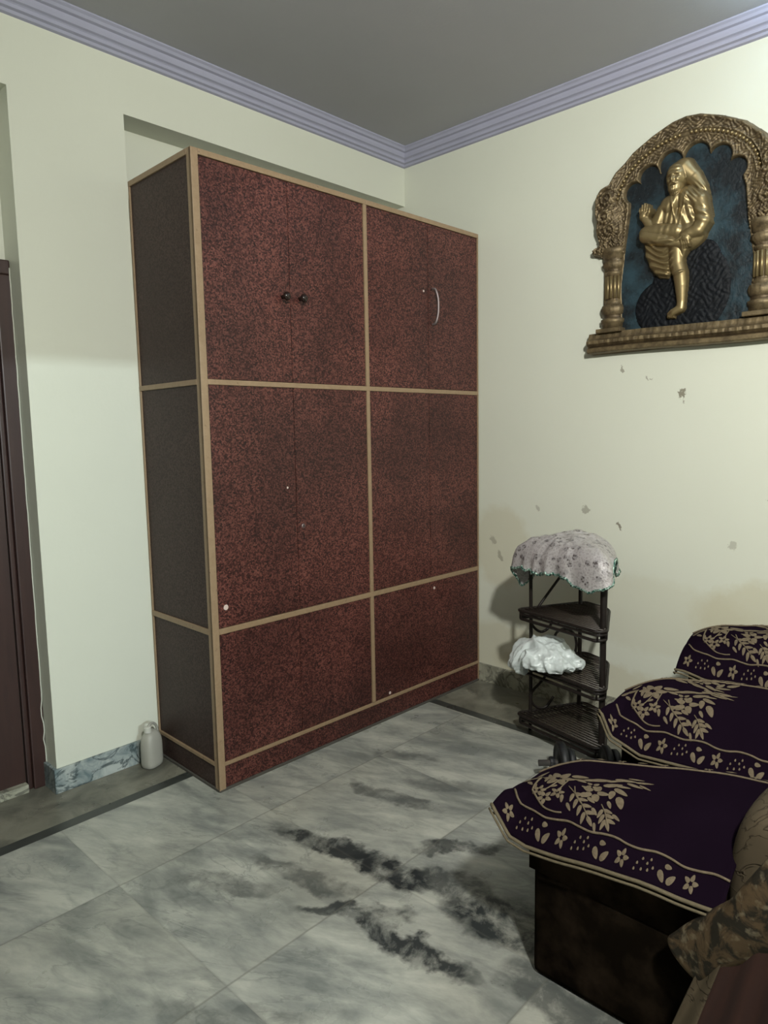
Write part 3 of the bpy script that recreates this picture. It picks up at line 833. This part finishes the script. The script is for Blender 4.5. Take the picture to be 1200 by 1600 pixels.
# ------------------------------------------------------------------ throw hanging off the near end of the sofa back
def throw():
    t_ = thing('throw_cloth', 'rust orange cloth with patterned beige brocade fold hanging off the sofa end', 'throw')
    path = smoothpath([(-1.765, -2.345, .285), (-1.768, -2.370, .318), (-1.775, -2.42, .378), (-1.78, -2.475, .452), (-1.78, -2.53, .535), (-1.765, -2.585, .62), (-1.73, -2.64, .70)], 8)
    bm = bmesh.new(); n = len(path); rings = []
    for i, p in enumerate(path):
        s = i/(n-1); r = .050*min(1, math.sqrt(max(0, 1-(1-min(1, s/.13))**2))+.05)+.010*s
        a = path[max(0, i-1)]; b = path[min(n-1, i+1)]; tt = (b-a).normalized(); sx = Vector((1, 0, 0)); u = tt.cross(sx).normalized()
        ring = []
        for k in range(18):
            an = 2*PI*k/18; rr = r*(1+.10*math.sin(3*an+s*9)+.06*noise.noise(Vector((s*9, an, 0))))
            ring.append(bm.verts.new(p+u*(rr*math.cos(an))+sx*(-abs(rr)*.55*math.sin(an))))
        rings.append(ring)
    for A, B in zip(rings, rings[1:]):
        for k in range(18): bm.faces.new((A[k], A[(k+1) % 18], B[(k+1) % 18], B[k]))
    bm.faces.new(rings[0][::-1]); bm.faces.new(rings[-1])
    o = obj('brocade_fold', bm, M_brocade2, t_, True); md = o.modifiers.new('s', 'SUBSURF'); md.levels = md.render_levels = 1
    def sheet(name, u0, u1, mat, dx):
        bm = bmesh.new(); NU, NV = 50, 24; g = []
        for i in range(NU+1):
            u = u0+(u1-u0)*i/NU
            row = []
            for j in range(NV+1):
                v = j/NV                         # 0 top, 1 floor
                y = (-2.395-.36*u)*(1-v)+(-2.295-.46*u)*v
                z = (.335+.30*u)*(1-v)+.012*v
                x = -1.785+.014*math.sin(u*38+v*1.2)*(.4+.8*v)-.035*v+dx
                row.append(bm.verts.new((x, y, z)))
            g.append(row)
        for i in range(NU):
            for j in range(NV): bm.faces.new((g[i][j], g[i+1][j], g[i+1][j+1], g[i][j+1]))
        o = obj(name, bm, mat, t_, True); md = o.modifiers.new('t', 'SOLIDIFY'); md.thickness = .003
    sheet('hanging_cloth', .10, 1.0, M_orange, 0); sheet('beige_border', 0, .115, M_brocade, -.004)
throw()

# ------------------------------------------------------------------ wall relief
def relief(name, x0, a0, a1, b0, b1, step, hfun, mat, parent, minh=0.0008):
    """carved relief on the wall: height field over (a, b), a to the right, b up, standing off the plane x0"""
    A = np.arange(a0, a1+step/2, step); B = np.arange(b0, b1+step/2, step)
    AA, BB = np.meshgrid(A, B); H = hfun(AA, BB)
    ny, nx = H.shape; idx = -np.ones((ny, nx), int); keep = H > minh
    cell = keep[:-1, :-1] | keep[1:, :-1] | keep[:-1, 1:] | keep[1:, 1:]
    use = np.zeros((ny, nx), bool); use[:-1, :-1] |= cell; use[1:, :-1] |= cell; use[:-1, 1:] |= cell; use[1:, 1:] |= cell
    idx[use] = np.arange(use.sum())
    vs = np.stack([x0-np.maximum(H[use], 0), -1.64-AA[use], BB[use]], 1)
    jj, ii = np.nonzero(cell)
    fs = np.stack([idx[jj, ii], idx[jj+1, ii], idx[jj+1, ii+1], idx[jj, ii+1]], 1)
    me = bpy.data.meshes.new(name); me.from_pydata(vs.tolist(), [], fs.tolist()); me.update()
    if me.polygons and sum(p.normal.x for p in list(me.polygons)[:400]) > 0: me.flip_normals()
    return link(name, me, mat, parent, True)
def sd_poly(A, B, pts):
    P = np.array(pts, float); n = len(P); d = np.full(A.shape, 1e9); inside = np.zeros(A.shape, bool)
    for i in range(n):
        x1, y1 = P[i]; x2, y2 = P[(i+1) % n]; ex, ey = x2-x1, y2-y1; wx, wy = A-x1, B-y1
        t = np.clip((wx*ex+wy*ey)/(ex*ex+ey*ey), 0, 1); d = np.minimum(d, np.hypot(wx-ex*t, wy-ey*t))
        c = ((y1 > B) != (y2 > B)) & (A < (x2-x1)*(B-y1)/(y2-y1+1e-12)+x1); inside ^= c
    return np.where(inside, -d, d)
def gauss(A, B, a, b, ra, rb, an=0.0):
    c, s = math.cos(an), math.sin(an); u = (A-a)*c+(B-b)*s; v = -(A-a)*s+(B-b)*c
    return np.exp(-(u/ra)**2-(v/rb)**2)
def dome(A, B, a, b, ra, rb, h, base=0.0, an=0.0):
    c, s = math.cos(an), math.sin(an); u = (A-a)*c+(B-b)*s; v = -(A-a)*s+(B-b)*c
    q = 1-(u/ra)**2-(v/rb)**2
    return np.where(q > 0, base+h*np.sqrt(np.maximum(q, 0)), -1)
def limb(A, B, pts):
    """pts: (a, b, radius, centre height)"""
    out = np.full(A.shape, -1.0)
    for (a0, b0, r0, h0), (a1, b1, r1, h1) in zip(pts, pts[1:]):
        ex, ey = a1-a0, b1-b0; t = np.clip(((A-a0)*ex+(B-b0)*ey)/(ex*ex+ey*ey+1e-12), 0, 1)
        d = np.hypot(A-a0-ex*t, B-b0-ey*t); r = r0+(r1-r0)*t; h = h0+(h1-h0)*t
        q = 1-(d/r)**2; out = np.maximum(out, np.where(q > 0, h+r*.95*np.sqrt(np.maximum(q, 0)), -1))
    return out
def blurred(H, k):
    for _ in range(k):
        P = np.pad(H, 1, mode='edge'); H = (P[:-2, 1:-1]+P[2:, 1:-1]+P[1:-1, :-2]+P[1:-1, 2:]+2*H)/6
    return H
LEFT = [(-.425, 1.800), (-.425, 1.838), (-.400, 1.862), (-.385, 1.905), (-.368, 1.935), (-.368, 2.225), (-.385, 2.250), (-.425, 2.262), (-.428, 2.288), (-.392, 2.300), (-.405, 2.345), (-.398, 2.400), (-.410, 2.450), (-.408, 2.510), (-.380, 2.553), (-.340, 2.566), (-.312, 2.612), (-.235, 2.682), (-.145, 2.730), (-.06, 2.762), (0, 2.770)]
OUTER = LEFT+[(-a, b) for a, b in LEFT[::-1][1:]]
def plaque():
    t_ = thing('wall_plaque', 'large antique gold arched wall plaque with a seated bearded figure in relief', 'wall plaque')
    # enamel backing, slightly rough
    bm = bmesh.new()
    inset = [(a*.93, 1.815+(b-1.80)*.955) for a, b in OUTER]
    f0 = [bm.verts.new((-0.001, -1.64-a, b)) for a, b in inset]; f1 = [bm.verts.new((-0.016, -1.64-a, b)) for a, b in inset]
    bm.faces.new(f0); bm.faces.new(f1[::-1]); n = len(inset)
    for k in range(n): bm.faces.new((f0[k], f0[(k+1) % n], f1[(k+1) % n], f1[k]))
    obj('backing', bm, M_blue, t_)
    # arch with scalloped opening
    lobes = [(-.222, 2.503, .040), (-.155, 2.556, .042), (-.060, 2.585, .048), (.048, 2.590, .050), (.142, 2.562, .044), (.206, 2.500, .040)]
    opening = [(-.268, 1.86), (-.278, 2.10), (-.262, 2.26), (-.240, 2.42), (-.240, 2.48), (-.19, 2.52), (-.11, 2.555), (0, 2.575), (.10, 2.56), (.17, 2.52), (.228, 2.47), (.243, 2.42), (.258, 2.28), (.282, 2.12), (.268, 1.86)]
    def inner(A, B):
        d = sd_poly(A, B, opening)
        for a, b, r in lobes: d = np.minimum(d, np.hypot(A-a, B-b)-r)
        return d
    BEAD = [(.303, 2.475), (.288, 2.530), (.255, 2.585), (.205, 2.630), (.150, 2.660), (.085, 2.683), (.0, 2.692)]
    def arch_h(A, B):
        do = -sd_poly(A, B, OUTER); di = inner(A, B)
        d = np.minimum(do, di)
        e = np.clip(d/.010, 0, 1); H = .030*np.sqrt(1-(1-e)**2)
        th = np.arctan2(B-2.30, A); r = np.hypot(A, B-2.30)
        up = np.clip((B-2.34)/.03, 0, 1)
        H = H+up*np.where(d > .004, .007*np.exp(-((do-.012)/.008)**2)+.008*np.exp(-((di-.010)/.006)**2), 0)
        leaf = np.abs(np.sin(th*44+4*np.sin(r*110)))*np.abs(np.sin(r*190+3*np.sin(th*31)))
        H = H+np.where(d > .012, (.007*leaf)*up, 0)
        cv = np.abs(np.sin(A*230+3*np.sin(B*90)))*np.abs(np.sin(B*210+3*np.sin(A*100)))
        H = H+np.where(d > .006, .010*cv*(1-up)+.016*up*(np.clip((np.abs(A)-.27)/.05, 0, 1)), 0)
        # big scrolls where the arch springs from the capitals
        for sg in (-1, 1):
            for (a, b, ra, rb, h) in ((.345, 2.50, .045, .05, .024), (.355, 2.42, .04, .035, .026), (.33, 2.36, .05, .028, .022), (.385, 2.275, .034, .018, .022), (.33, 2.30, .055, .02, .020)):
                q = gauss(A, B, sg*a, b, ra, rb); H = H+np.where(d > .003, h*q*(.7+.3*np.cos(np.hypot(A-sg*a, B-b)*260)), 0)
        H = np.where(B < 2.25, np.where(d > 0, np.minimum(H, .018), 0), H)
        dl = np.full(A.shape, 1e9)
        for sg in (-1, 1):
            for (x1, y1), (x2, y2) in zip(BEAD, BEAD[1:]):
                x1_, x2_ = sg*x1, sg*x2; ex, ey = x2_-x1_, y2-y1; t = np.clip(((A-x1_)*ex+(B-y1)*ey)/(ex*ex+ey*ey), 0, 1); dl = np.minimum(dl, np.hypot(A-x1_-ex*t, B-y1-ey*t))
        H = np.where(dl < .011, .030, H)+.006*np.exp(-((dl-.013)/.0025)**2)*(d > .004)
        return np.where(d > 0, np.maximum(H, .004)*np.clip(d/.003, 0.1, 1), 0)
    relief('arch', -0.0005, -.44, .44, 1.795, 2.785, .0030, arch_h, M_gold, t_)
    # beads
    for sg in (-1, 1):
        bm = bmesh.new()
        pts = smoothpath([(sg*.303, 2.475, 0), (sg*.288, 2.530, 0), (sg*.255, 2.585, 0), (sg*.205, 2.630, 0), (sg*.150, 2.660, 0), (sg*.085, 2.683, 0), (sg*.02, 2.692, 0)], 30)
        acc = 0.0; last = pts[0]
        for p in pts[1:]:
            acc += (p-last).length; last = p
            if acc >= .0180:
                acc = 0; bmesh.ops.create_icosphere(bm, subdivisions=2, radius=.0078, matrix=Matrix.Translation((-.034, -1.64-p.x, p.y)))
        obj('bead_row', bm, M_gold2, t_, True)
    # columns
    for sg in (-1, 1):
        a = sg*.322; prof_ = []
        segs = [(1.905, .050), (1.935, .052), (1.940, .058), (1.955, .058), (1.960, .044), (1.975, .045), (1.980, .052), (2.000, .056), (2.020, .050), (2.024, .038), (2.034, .042), (2.040, .036), (2.046, .034), (2.155, .033), (2.160, .040), (2.172, .041), (2.176, .034), (2.186, .042), (2.200, .052), (2.216, .052), (2.226, .042), (2.232, .050), (2.250, .052), (2.255, .058), (2.275, .060), (2.280, .05)]
        bm = bmesh.new(); rings = []
        for z, r in segs:
            ring = []
            for k in range(21):
                an = PI*k/20
                tw = 1+(.06*math.sin(an*16+z*300) if (1.98 < z < 2.022 or 2.184 < z < 2.224) else 0)+(.05*math.cos(an*12) if 2.04 < z < 2.16 else 0)
                ring.append(bm.verts.new((-.008-.85*r*tw*math.sin(an), -1.64-a-r*tw*math.cos(an), z)))
            rings.append(ring)
        for A_, B_ in zip(rings, rings[1:]):
            for k in range(20): bm.faces.new((A_[k], A_[k+1], B_[k+1], B_[k]))
            bm.faces.new((A_[20], A_[0], B_[0], B_[20]))
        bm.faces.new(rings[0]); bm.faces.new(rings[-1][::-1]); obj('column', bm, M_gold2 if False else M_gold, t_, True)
        # bright fluted shaft
        bm = bmesh.new(); 
        for k in range(1, 6):
            an = PI*k/6; tube(bm, [(-.008-.030*math.sin(an), -1.64-a-.034*math.cos(an), 2.05), (-.008-.030*math.sin(an), -1.64-a-.034*math.cos(an), 2.152)], .0075, 8)
        obj('column_shaft', bm, M_gold2, t_, True)
    # stepped base ledge
    bm = bmesh.new(); pr = [(0.0, 1.797), (-.052, 1.800), (-.060, 1.806), (-.060, 1.822), (-.050, 1.828), (-.055, 1.834), (-.066, 1.842), (-.066, 1.856), (-.050, 1.864), (-.046, 1.872), (-.040, 1.892), (-.016, 1.896), (0, 1.896)]
    xs = np.linspace(-.428, .428, 90); rings = []
    for k, a in enumerate(xs):
        rings.append([bm.verts.new((x*(1+(.018*math.sin(k*1.9) if 3 < i < 11 else 0)) - .0008, -1.64-a, z-.0-(.004*math.sin(a*6)))) for i, (x, z) in enumerate(pr)])
    for A_, B_ in zip(rings, rings[1:]):
        for k in range(len(pr)): bm.faces.new((A_[k], A_[(k+1) % len(pr)], B_[(k+1) % len(pr)], B_[k]))
    bm.faces.new(rings[0]); bm.faces.new(rings[-1][::-1]); obj('base_ledge', bm, M_gold, t_)
    for sg in (-1, 1):
        bm = bmesh.new(); box(bm, -.064, -.001, -1.64-sg*.322-.062, -1.64-sg*.322+.062, 1.892, 1.912, .004); obj('column_foot', bm, M_gold, t_)
    # dark rock the figure sits on
    def rock(A, B):
        H = np.maximum(dome(A, B, .03, 2.04, .17, .20, .014), dome(A, B, -.09, 1.98, .12, .12, .010))
        H = np.maximum(H, dome(A, B, .09, 2.14, .07, .10, .010))
        bump_ = .004*np.abs(np.sin(A*95+3*np.sin(B*50)))*np.abs(np.sin(B*80+3*np.sin(A*60)))
        return np.where((H > 0) & (B > 1.885), H+bump_, 0)
    relief('rock_seat', -.0155, -.22, .22, 1.885, 2.26, .004, rock, M_rock, t_)
    # the figure: one continuous cast surface
    def fig(A, B):
        H = np.full(A.shape, -1.0)
        mx = lambda h: np.maximum(H, h)
        # head scarf falling behind the shoulder
        H = mx(limb(A, B, [(-.005, 2.545, .052, .004), (.038, 2.505, .036, .004), (.072, 2.455, .026, .006), (.092, 2.425, .014, .008)]))
        # torso and shoulders
        H = mx(dome(A, B, -.005, 2.365, .100, .115, .040, .012)); H = mx(dome(A, B, .015, 2.270, .085, .070, .042, .012))
        H = mx(limb(A, B, [(-.055, 2.405, .048, .012), (.02, 2.425, .050, .014), (.065, 2.400, .045, .014)]))
        # arm on the right: sleeve down to the lap, hand on the shin
        H = mx(limb(A, B, [(.072, 2.400, .036, .022), (.092, 2.315, .033, .026), (.072, 2.278, .030, .032), (.020, 2.262, .021, .045)]))
        # arm on the left: upper arm, forearm rising to the raised palm
        H = mx(limb(A, B, [(-.080, 2.390, .036, .016), (-.118, 2.325, .030, .024), (-.130, 2.318, .026, .030)]))
        H = mx(limb(A, B, [(-.125, 2.320, .024, .034), (-.158, 2.368, .019, .036), (-.164, 2.392, .018, .036)]))
        # hips, drapery hanging under the crossed leg
        H = mx(dome(A, B, -.060, 2.245, .110, .055, .030, .014))
        H = mx(sdh(A, B, [(-.172, 2.285), (-.165, 2.215), (-.140, 2.150), (-.100, 2.105), (-.052, 2.095), (-.030, 2.13), (-.020, 2.24), (-.06, 2.29)], .032, .030))
        # crossed leg: thigh to knee, shin back to the ankle, foot hanging
        H = mx(limb(A, B, [(-.020, 2.290, .036, .028), (-.110, 2.305, .035, .034), (-.152, 2.305, .033, .036)]))
        H = mx(limb(A, B, [(-.150, 2.290, .031, .044), (-.090, 2.268, .028, .046), (-.020, 2.240, .018, .046), (.010, 2.228, .016, .044)]))
        H = mx(limb(A, B, [(.004, 2.232, .018, .040), (.016, 2.205, .015, .036), (.006, 2.172, .009, .032)]))
        # standing leg and foot
        H = mx(limb(A, B, [(-.022, 2.235, .034, .022), (-.014, 2.150, .033, .026), (.000, 2.108, .032, .028), (.004, 2.060, .029, .024), (.006, 1.990, .021, .022), (.004, 1.965, .022, .022)]))
        H = mx(limb(A, B, [(.004, 1.962, .021, .024), (-.026, 1.948, .017, .030), (-.044, 1.940, .012, .030)]))
        for k in range(4): H = mx(dome(A, B, -.050+.009*k, 1.931-.001*k, .0058, .008, .010, .024))
        body = np.where(H > 0, H, 0); body = blurred(body, 2)
        # neck, head, beard
        head = np.maximum(limb(A, B, [(-.020, 2.43, .034, .020), (-.026, 2.46, .032, .024)]), -1)
        head = np.maximum(head, dome(A, B, -.027, 2.520, .047, .062, .052, .018))
        head = np.maximum(head, dome(A, B, -.028, 2.478, .036, .040, .040, .026))
        hh = np.where(head > 0, head, 0)
        F = np.maximum(body, hh)
        fm = (hh >= body) & (hh > 0)
        face = np.zeros(A.shape); cx = -.032
        face += .012*gauss(A, B, cx, 2.506, .0065, .014)+.006*gauss(A, B, cx, 2.497, .009, .006)       # nose
        for sg in (-1, 1):
            face += .005*gauss(A, B, cx+sg*.016, 2.527, .013, .0042, -sg*.12)                             # brow
            face -= .008*gauss(A, B, cx+sg*.016, 2.515, .010, .0060)                                     # socket
            face += .0042*gauss(A, B, cx+sg*.016, 2.514, .0060, .0036)                                    # eyeball
            face += .006*gauss(A, B, cx+sg*.023, 2.497, .011, .012)                                      # cheek
            face += .006*gauss(A, B, cx+sg*.010, 2.487, .011, .0034, -sg*.45)                            # moustache
        face -= .005*gauss(A, B, cx, 2.4795, .010, .0022); face += .004*gauss(A, B, cx, 2.475, .008, .003)
        face += .008*gauss(A, B, cx, 2.455, .022, .016)+.0022*np.sin(A*900)*gauss(A, B, cx, 2.455, .026, .016)  # beard
        face += .004*gauss(A, B, -.027, 2.5455, .05, .004)+.003*gauss(A, B, -.027, 2.562, .05, .004)             # scarf band over the brow
        face += .007*gauss(A, B, .016, 2.505, .006, .013)                                                # ear
        F = F+np.where(fm, face, 0)
        # raised palm: four fingers of unequal length and a thumb
        fing = np.full(A.shape, -1.0)
        for k, (a, top, r) in enumerate(((-.182, 2.424, .0058), (-.1715, 2.436, .0066), (-.160, 2.441, .0068), (-.149, 2.434, .0064))):
            fing = np.maximum(fing, limb(A, B, [(-.166+(a+.166)*.55, 2.385, r*1.15, .040), (a, 2.408, r, .046), (a+.001, top-.006, r*.82, .043)]))
        fing = np.maximum(fing, limb(A, B, [(-.152, 2.375, .009, .042), (-.138, 2.393, .0075, .048), (-.136, 2.408, .006, .048)]))
        fing = np.maximum(fing, dome(A, B, -.166, 2.382, .020, .024, .022, .034))
        # hand resting on the ankle
        h2 = dome(A, B, .026, 2.250, .024, .020, .020, .046)
        for k in range(4):
            o_ = .0085*k; h2 = np.maximum(h2, limb(A, B, [(.010+o_, 2.246, .0068, .056), (.014+o_*1.05, 2.226, .0060, .056), (.012+o_*1.1, 2.208+.003*k, .0050, .048)]))
        h2 = np.maximum(h2, limb(A, B, [(.008, 2.255, .008, .056), (-.010, 2.246, .0065, .058), (-.020, 2.236, .005, .056)]))
        F = np.maximum(F, np.maximum(np.where(fing > 0, fing, 0), np.where(h2 > 0, h2, 0)))
        # folds: shirt front, sleeve, drapery
        m = (F > .002)
        def fold(a, b, ra, rb, an, amp, freq, ph=0.0):
            c, s = math.cos(an), math.sin(an); u = (A-a)*c+(B-b)*s
            return amp*np.sin(u*freq+ph)*gauss(A, B, a, b, ra, rb, an)
        f = fold(-.045, 2.36, .04, .06, -.25, .0032, 230)+fold(.035, 2.36, .04, .065, .35, .0036, 200, 1)+fold(.088, 2.34, .03, .05, 1.1, .0034, 210)
        f += fold(.055, 2.44, .035, .03, .7, .0035, 420)
        rr = np.hypot(A+.045, (B-2.34)*.95); dr = (A < -.02) & (B < 2.262)
        f += np.where(dr, .0042*np.sin(rr*250+22*A+1.6*np.sin(A*60+B*30)), 0)*np.clip((2.27-B)/.02, 0, 1)*np.clip((-.02-A)/.02, 0, 1)
        f -= .012*gauss(A, B, -.012, 2.395, .010, .045, -.08)                                             # open neckline
        f += .006*gauss(A, B, -.030, 2.380, .005, .055, .18)+.006*gauss(A, B, .010, 2.375, .005, .055, -.25)
        f += .006*gauss(A, B, .004, 2.112, .03, .004, .3)
        f = np.where(fm | (fing > 0) | (h2 > 0), 0, f)
        F = np.where(m, np.maximum(F+f, .001), 0)
        return blurred(F, 1)
    def sdh(A, B, pts, h, edge):
        d = -sd_poly(A, B, pts); e = np.clip(d/edge, 0, 1); return np.where(d > 0, h*np.sqrt(1-(1-e)**2)+.008, -1)
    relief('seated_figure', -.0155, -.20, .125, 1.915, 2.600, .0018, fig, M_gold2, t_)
plaque()
